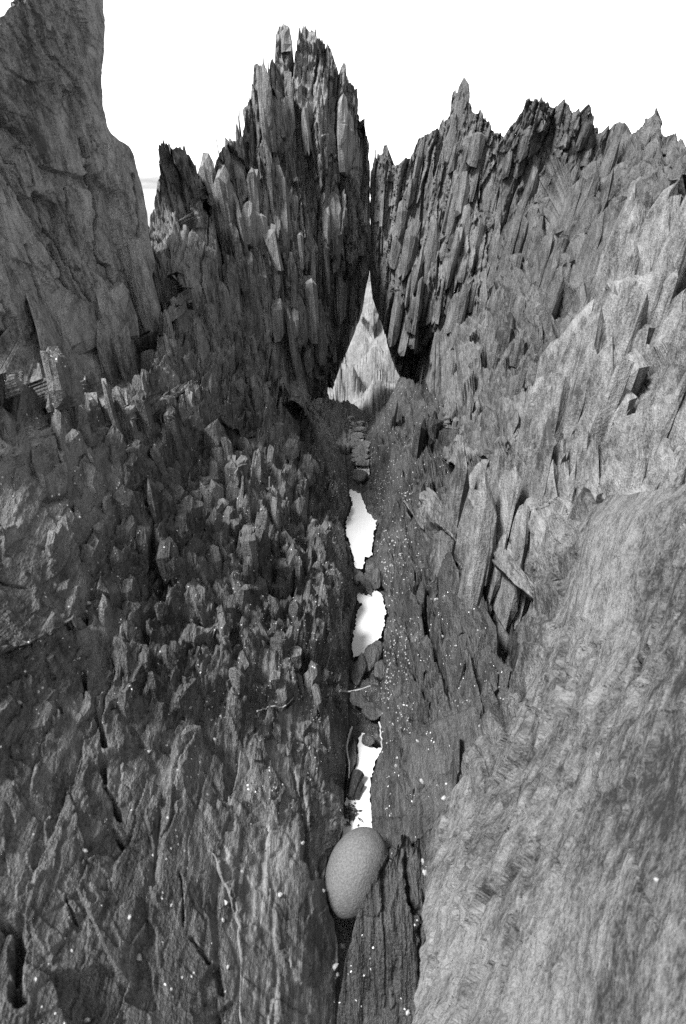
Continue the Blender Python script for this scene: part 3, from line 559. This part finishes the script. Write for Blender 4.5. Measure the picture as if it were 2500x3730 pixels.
def upright_plates(R, n, th, dp, ht, vr=(.02, .95), ur=(.02, .98), proud=0.12, yaw=(-.35, .35), ref=3.0, pick=None):
    key = R['mat'].name
    if key not in PVAR: PVAR[key] = [plate_mesh(k, R['mat']) for k in range(12)]
    P, N = R['P'], R['n']; nv, nu = P.shape[:2]; made = 0
    for _ in range(n * 6):
        if made >= n: break
        i = random.randint(int(vr[0] * nv), int(vr[1] * nv) - 1); j = random.randint(int(ur[0] * nu), int(ur[1] * nu) - 1)
        if pick and not pick(R['px'][i, j], R['py'][i, j]): continue
        k = max(.3, min(1.25, P[i, j][1] / ref)); h = random.uniform(*ht) * k; d = random.uniform(*dp) * k; w = random.uniform(*th) * k; p = P[i, j]
        o = bpy.data.objects.new('plate', random.choice(PVAR[key])); col.objects.link(o); o.parent = R['obj']; made += 1
        q = p + N[i, j] * w * random.uniform(-.3, .5) + np.array([0, 0, h * random.uniform(-.25, proud)])
        o.location = Vector(q - R['org']); o.scale = (w, d, h)
        o.rotation_euler = (random.uniform(-.10, .10), math.atan(.13 * p[0]) + (.06 if p[0] > .3 else 0) + random.uniform(-.05, .05), random.uniform(*yaw))
upright_plates(RM, 170, (.03, .10), (.10, .34), (.35, 1.05), vr=(.07, .92), ur=(.0, .7), yaw=(-.05, .35), pick=lambda x, y: y > 700 + 0.25 * (x - 1350))
upright_plates(RQ, 210, (.025, .075), (.07, .22), (.16, .5), vr=(.16, .9), ur=(.03, .72), yaw=(-.05, .35), ref=4.2)
upright_plates(RQ, 40, (.02, .05), (.05, .12), (.08, .2), vr=(.01, .12), ur=(.03, .72), yaw=(-.1, .3), ref=4.2, proud=-.1)
upright_plates(LS, 210, (.02, .07), (.08, .24), (.08, .30), vr=(.0, .5), ur=(.12, .94), yaw=(-.5, .3), proud=-.02)
upright_plates(LS, 70, (.02, .06), (.08, .2), (.12, .34), vr=(.0, .09), ur=(.1, .95), yaw=(-.5, .3))
upright_plates(RS, 120, (.02, .06), (.12, .4), (.16, .45), vr=(.03, .85), ur=(.08, .7), yaw=(-.2, .4), proud=0.0)
upright_plates(SP, 110, (.03, .085), (.10, .22), (.18, .6), vr=(.08, .93), ur=(.04, .82), ref=5.0, proud=0.0)
upright_plates(RR, 80, (.03, .08), (.10, .2), (.15, .5), vr=(.06, .9), ur=(.22, .9), ref=5.0, proud=0.0)
upright_plates(LP, 30, (.03, .08), (.12, .3), (.2, .5), vr=(.65, .97), ur=(.4, .97), proud=0.0)
upright_plates(BS, 16, (.03, .06), (.15, .3), (.12, .25), vr=(.0, .5), ur=(.0, .04), yaw=(.1, .5), proud=-.1, ref=2.0)
blocks(LS, 100, (.08, .2), (.03, .32), (.15, .92), sink=.25); blocks(LS, 60, (.08, .16), (.3, .55), (.15, .9), sink=.25)
blocks(LP, 14, (.06, .14), (.75, .97), (.55, .97)); splinters(LP, 0, 16, (.1, .2), (.12, .35), (.02, .05), vr=(.6, .97), ur=(.6, .97)); blocks(RS, 50, (.05, .14), (.05, .6), (.1, .7))
blocks(SP, 50, (.06, .16), (.45, .98), (.05, .8)); blocks(RR, 30, (.06, .15), (.25, .9), (.25, .95)); blocks(RQ, 45, (.06, .15), (.1, .9), (.05, .9)); blocks(RM, 30, (.04, .10), (.05, .8), (.0, .5)); blocks(ST, 6, (.05, .1), (.3, .95), (.1, .9))

# ------------------------------------------------------------------ loose things
from mathutils import noise as mnoise
verts = []; faces = []
for R in ROCKS.values():
    v, f = R['bvh']; b = len(verts); verts.extend(map(tuple, v)); faces.extend(map(tuple, f + b))
TREE = BVHTree.FromPolygons(verts, faces); CAM = Vector((0, 0, CAM_H))
def hit(px, py):
    dx, dy, dz = rays(px, py); d = Vector((float(dx), float(dy), float(dz))).normalized(); p, n, i, dist = TREE.ray_cast(CAM, d)
    if p is None: return None, None, None
    if n.dot(d) > 0: n = -n
    return p, n, dist
def stone_mesh(name, k, mat, sub=2, rough=0.18, power=1.0):
    import bmesh
    bm = bmesh.new(); bmesh.ops.create_icosphere(bm, subdivisions=sub, radius=0.5)
    for v in bm.verts:
        n = mnoise.noise(v.co * 2.3 + Vector((k * 7.1, k * 3.3, 0))); v.co *= 1 + rough * n; v.co.z *= power
    me = bpy.data.meshes.new(name); bm.to_mesh(me); bm.free(); me.materials.append(mat); return me
# the round cobble wedged in the cleft
def cobble():
    import bmesh
    bm = bmesh.new(); bmesh.ops.create_icosphere(bm, subdivisions=5, radius=0.5)
    for v in bm.verts:
        c = v.co; f = 1.0 + 0.10 * c.y * 2 * (1 if c.y > 0 else 0.6)        # blunter at the far end
        c.x *= f; c.z *= f; c.x += 0.10 * (c.y * c.y * 4 - .3) * 0.35; v.co = c * (1 + 0.07 * mnoise.noise(c * 1.9 + Vector((3, 1, 7))) + 0.014 * mnoise.noise(c * 6) + 0.004 * mnoise.noise(c * 22))
    for f in bm.faces: f.smooth = True
    me = bpy.data.meshes.new('cobble'); bm.to_mesh(me); bm.free(); return me
M_COBBLE = plain_mat('cobble_stone', 0.06, 0.75, 0.4, 190, 0.4)
cb_o = link('cobble', cobble(), M_COBBLE, loc=Vector(at(815, 1992, 1.40)))
cb_o.scale = (0.172, 0.262, 0.18); cb_o.rotation_euler = (math.radians(38), math.radians(-6), math.radians(-36))
tag(cb_o, 'smooth egg-shaped grey cobble wedged in the cleft at the foot of the lowest pool', 'cobble', kind='thing')

# white limpets and quartz pebbles on the rock, the ones that can be told apart
M_WHITE = plain_mat('pale_shell', 0.19, 0.7, 0.3, 120, 0.4)
PEB = [stone_mesh('pebble', k, M_WHITE, 1, 0.5, 0.75) for k in range(8)]
LIST = [(319, 2196, 26, 'pale round pebble in a dark hollow, leftmost on the upper left slope'), (793, 2204, 26, 'large pale pebble high on the left slope beside the middle pool'), (695, 2261, 20, None), (720, 2112, 18, None), (1194, 2291, 18, None), (313, 2226, 16, None), (779, 2253, 16, None),
 (66, 2557, 26, 'pale pebble beside the left edge of the picture, on the left slope'), (691, 2578, 20, 'round white pebble in the middle of the left slope'), (502, 2599, 18, None), (779, 2697, 20, None), (543, 2737, 18, None), (652, 2805, 16, None), (384, 2872, 32, 'grey ring-shaped limpet under a dark hole on the left slope'), (611, 2980, 14, None), (309, 3099, 18, None),
 (880, 3177, 16, None), (1018, 3260, 26, 'white pebble on dark rock lower left of the cobble'), (821, 3287, 18, None), (811, 3353, 18, None), (502, 3486, 30, 'blurred white pebble near the bottom of the left slope'), (829, 3525, 18, None), (1101, 3073, 20, None), (1177, 3245, 18, None), (1215, 3343, 18, None), (1246, 3449, 28, 'white pebble in the crack below the cobble, upper of the cluster'), (1216, 3523, 30, 'white pebble in the crack below the cobble, lowest of the cluster'), (1228, 3552, 20, None), (471, 3345, 20, None), (315, 3715, 18, None),
 (1269, 2848, 26, 'white pebble at the left rim of the lowest pool, by the dark sticks'), (1523, 2700, 16, None), (1449, 2762, 14, None), (1445, 2790, 18, None), (1538, 2845, 20, 'white pebble on the dark slope right of the lowest pool'), (1619, 2910, 26, 'largest white pebble on the dark slope right of the cobble'), (1780, 2601, 14, None), (1753, 2645, 20, None), (1476, 2568, 12, None), (1380, 2568, 16, None), (1356, 2825, 14, None), (1547, 3179, 28, 'pale chip lodged in the dark fin right of the cobble'), (1541, 3138, 18, None), (1536, 3359, 16, None), (1484, 3685, 22, 'pale pebble at the bottom edge, on the dark fin'), (2394, 3206, 20, 'single pale pebble on the near pale slab'), (1432, 2640, 14, None), (1236, 2951, 14, None), (1692, 2372, 22, 'pale pebble beside a dark hollow on the right slope'), (1613, 2318, 16, None), (1590, 2185, 18, None), (1660, 1880, 16, None), (1640, 1870, 12, None)]
ONES = 'first second third fourth fifth sixth seventh eighth ninth tenth eleventh twelfth thirteenth fourteenth fifteenth sixteenth seventeenth eighteenth nineteenth'.split()
def ordinal(n): return ONES[n - 1] if n < 20 else ('twentieth' if n == 20 else 'thirtieth' if n == 30 else {2: 'twenty-', 3: 'thirty-'}[n // 10] + ONES[n % 10 - 1])
RANK = {}
for sd in (0, 1):
    for r_, q in enumerate(sorted((q for q in LIST if q[3] is None and (q[0] >= 1280) == bool(sd)), key=lambda q: q[1])): RANK[q[:2]] = ordinal(r_ + 1)
for i, (fx, fy, d, lab) in enumerate(LIST):
    p, n, dist = hit(fx / K, fy / K)
    if p is None: continue
    w = d / FOC * dist * 0.8; o = link('pebble', PEB[i % 8], None, loc=p + n * w * 0.15)
    o.scale = (w * random.uniform(.9, 1.15), w * random.uniform(.9, 1.2), w); o.rotation_euler = (random.uniform(0, 3), random.uniform(0, 3), random.uniform(0, 6))
    side = 'left' if fx < 1280 else 'right'
    tag(o, lab or f'small white pebble on the slate {side} of the pools, {RANK[(fx, fy)]} counting down from the top', 'pebble', None if lab else f'small white pebbles {side} of the pools', 'thing')
# uncountable fine barnacles and grit
def barnacles(name, label, Rs, n, smin, smax):
    V = []; F = []; tpl = [(-.5, -.4, 0), (.5, -.45, 0), (.45, .5, 0), (-.4, .45, 0), (-.18, -.15, .45), (.2, -.1, .5), (.15, .2, .42)]
    tf = [(0, 1, 5), (0, 5, 4), (1, 2, 6), (1, 6, 5), (2, 3, 6), (3, 4, 6), (3, 0, 4), (4, 5, 6)]
    for R, wfun in Rs:
        P, N = R['P'], R['n']; nv, nu = P.shape[:2]; k = 0
        while k < n:
            i, j = random.randint(1, nv - 2), random.randint(1, nu - 2); px, py = R['px'][i, j], R['py'][i, j]
            if random.random() > wfun(px, py) * (0.25 + 0.75 * (mnoise.noise(Vector(P[i, j]) * 3.1) > 0.05)): k += 0.05; continue
            k += 1; p = P[i, j]; nn = Vector(N[i, j]); q = nn.to_track_quat('Z', 'Y').to_matrix(); s_ = random.uniform(smin, smax) * min(1.6, p[1] / 2.4 + .25); a = random.uniform(0, 6.28); b = len(V)
            for t in tpl:
                v = q @ (Matrix.Rotation(a, 3, 'Z') @ Vector(t)) * s_; V.append((p[0] + v.x, p[1] + v.y, p[2] + v.z))
            F.extend(tuple(b + t for t in f) for f in tf)
    V = np.array(V); c = V.mean(0); me = bpy.data.meshes.new(name); me.from_pydata([tuple(v) for v in V - c], [], F); me.update()
    o = link(name, me, plain_mat(name + '_shell', 0.16, 0.7, 0.5, 90, 0.2), loc=c); tag(o, label, kind='stuff')
near_pool = lambda px, py: max(0.04, 1 - abs(px - 800) / (330.0 if px < 800 else 200.0)) * (1 if 1000 < py < 1750 else 0.25)
barnacles('barnacles', 'fine white barnacles speckling the dark wet rock along the pools', [(LS, near_pool), (RS, near_pool)], 2000, .003, .0075)

# stones in the stream bed
M_STONE = rock_mat('bed_stone', 0.012, 0.07, 0.4, 0.8, 0.8)
def bed_stone(px, py, wpx, lenpx, ang, tilt, label, kk, hgt=0.6, mat=None):
    p = Vector(at_z(px, py, 0.02)); dist = (p - CAM).length; w = wpx * K / FOC * dist; l = lenpx * K / FOC * dist
    me = stone_mesh('stone', kk, mat or M_STONE, 3, 0.45, 1.0); o = link('stone', me, None, loc=p); o.scale = (w, l, w * hgt); o.rotation_euler = (tilt, random.uniform(-.3, .3), ang)
    tag(o, label, 'stone', kind='thing')
bed_stone(823, 1090, 34, 40, .1, .2, 'small dark stone standing in the tiny pool at the top of the cleft', 1, 1.0)
bed_stone(838, 1335, 20, 62, .5, .3, 'long dark slate chip lying across the gap between two pools', 2, .6)
bed_stone(862, 1325, 24, 60, -.2, .3, 'upright dark slate chip at the right rim between two pools', 3, .8)
bed_stone(820, 1322, 22, 40, -.3, .1, 'small dark stone at the left rim between two pools', 4, .6)
bed_stone(850, 1500, 36, 90, -.35, .35, 'long slate block below the middle pool, leaning to the right', 5, .8)
bed_stone(820, 1530, 28, 80, -.15, .3, 'grey slate block below the middle pool, against the left wall', 6, .8)
bed_stone(868, 1530, 26, 50, -.2, .2, 'small pale-topped stone below the middle pool, against the right wall', 7, .8)
bed_stone(842, 1690, 26, 34, .5, 0, 'dark mossy stone at the upper tip of the lowest pool', 8, .5)
bed_stone(805, 1730, 16, 90, -.12, 0, 'dark strip of rock along the left rim of the lowest pool', 9, .4)
bed_stone(820, 1600, 40, 50, .2, 0, 'flat dark stone between middle and lowest pool, left one', 10, .35)
bed_stone(850, 1625, 40, 50, .7, 0, 'flat dark stone between middle and lowest pool, right one', 11, .35)
M_BRIGHT = rock_mat('stream_stone', 0.03, 0.16, 0.35, 0.8, 0.8)
SM = [stone_mesh('stone', 30 + k, M_BRIGHT, 2, .5, .6) for k in range(6)]
for k in range(26):        # loose stones of the trickling stream
    f = k / 25; px, py = 800 + 30 * f + random.uniform(-16, 18), 955 + 105 * f; p = Vector(at_z(px, py, 0.03)); w = random.uniform(.05, .11)
    o = link('stone', SM[k % 6], None, loc=p)
    o.scale = (w * 1.4, w, w * .7); o.rotation_euler = (0, 0, random.uniform(0, 6)); tag(o, f'small wet stone in the trickle under the opening, {ordinal(k + 1)} counting down the stream', 'stone', 'stones in the trickling stream', 'thing')

# strands, sticks and weed
def tube(name, pts, r, mat, label, cat, seg=6, parent=None):
    pts = [Vector(p) for p in pts]; V = []; F = []
    for i, p in enumerate(pts):
        t = (pts[min(i + 1, len(pts) - 1)] - pts[max(i - 1, 0)]).normalized(); a = t.cross(Vector((0, 0, 1))); a = a.normalized() if a.length > 1e-4 else Vector((1, 0, 0)); b = t.cross(a)
        rr = r * (1 - .5 * i / len(pts)) * random.uniform(.85, 1.15)
        for j in range(seg): th = 2 * math.pi * j / seg; V.append(p + a * rr * math.cos(th) + b * rr * math.sin(th))
    n = len(pts)
    for i in range(n - 1):
        for j in range(seg): F.append((i * seg + j, i * seg + (j + 1) % seg, (i + 1) * seg + (j + 1) % seg, (i + 1) * seg + j))
    F += [tuple(range(seg)), tuple(range((n - 1) * seg, n * seg))]
    c = sum(V, Vector()) / len(V); me = bpy.data.meshes.new(name); me.from_pydata([v - c for v in V], [], F); me.update()
    o = link(name, me, mat, loc=c); tag(o, label, cat, kind='thing'); return o
M_STRAND = plain_mat('dry_strand', 0.22, 0.7, 0.2, 80, 0.1); M_STICK = plain_mat('wet_stick', 0.012, 0.4, 0.4, 60, 0.5)
def c8(x, y): return ((x / 2.6 + 1050) / K, (y / 2.6 + 2300) / K)
def on_rock(pts, lift=0.008):
    out = []
    for x, y in pts:
        zz = at_z(x, y, 0.03); p, n, d = hit(x, y); z_ = Vector(zz)
        out.append(z_ if p is None or (z_ - CAM).length < d else p + n * lift)
    return out
tube('strand', on_rock(resample([c8(*q) for q in ((605, 905), (575, 990), (555, 1100), (565, 1180), (582, 1250), (575, 1390))], 14)), .0045, M_STRAND, 'thin pale strand hanging along the left rim of the lowest pool', 'strand')
tube('strand', on_rock(resample([c8(*q) for q in ((862, 860), (890, 950), (893, 1030), (908, 1110))], 10)), .004, M_STRAND, 'thin pale strand along the right rim of the lowest pool', 'strand')
tube('strand', on_rock(resample([c8(*q) for q in ((500, 578), (580, 570), (680, 550), (780, 515))], 10)), .004, M_STRAND, 'thin pale strand lying across the dark gap above the lowest pool', 'strand')
c5 = lambda x, y: ((x / 1.206) / K, (y / 1.206 + 2400) / K)
tube('twig', on_rock(resample([c5(*q) for q in ((1120, 232), (1180, 215), (1235, 208), (1262, 190), (1285, 165))], 12)), .003, M_STRAND, 'curved pale twig caught in a hollow of the left slope', 'twig')
tube('stick', [Vector(at_z(*c8(665, 1345), .03)), Vector(at_z(*c8(630, 1440), .025)), Vector(at_z(*c8(590, 1580), .012))], .022, M_STICK, 'thick dark stick floating in the lowest pool, left of its pair', 'stick', 8)
tube('stick', [Vector(at_z(*c8(698, 1448), .02)), Vector(at_z(*c8(665, 1510), .018)), Vector(at_z(*c8(642, 1580), .012))], .012, M_STICK, 'thinner dark stick floating in the lowest pool, right of its pair', 'stick', 8)
# floating weed
Vw = []; Fw = []
for k in range(60):
    q = Vector(at_z(*c8(595 + random.gauss(0, 38), 1720 + random.gauss(0, 42)), .006)); a = random.uniform(0, 6.28); l = random.uniform(.006, .018); b = len(Vw)
    d = Vector((math.cos(a), math.sin(a), random.uniform(-.1, .3))); e = Vector((-d.y, d.x, 0)) * .35
    Vw += [q - d * l, q + e * l, q + d * l, q - e * l, q + Vector((0, 0, .004))]; Fw += [(b, b + 1, b + 4), (b + 1, b + 2, b + 4), (b + 2, b + 3, b + 4), (b + 3, b, b + 4)]
c = sum(Vw, Vector()) / len(Vw); me = bpy.data.meshes.new('weed_clump'); me.from_pydata([v - c for v in Vw], [], Fw); me.update()
tag(link('weed_clump', me, M_STICK, loc=c), 'dark tattered weed floating in the lowest pool above the cobble', 'weed', kind='thing')
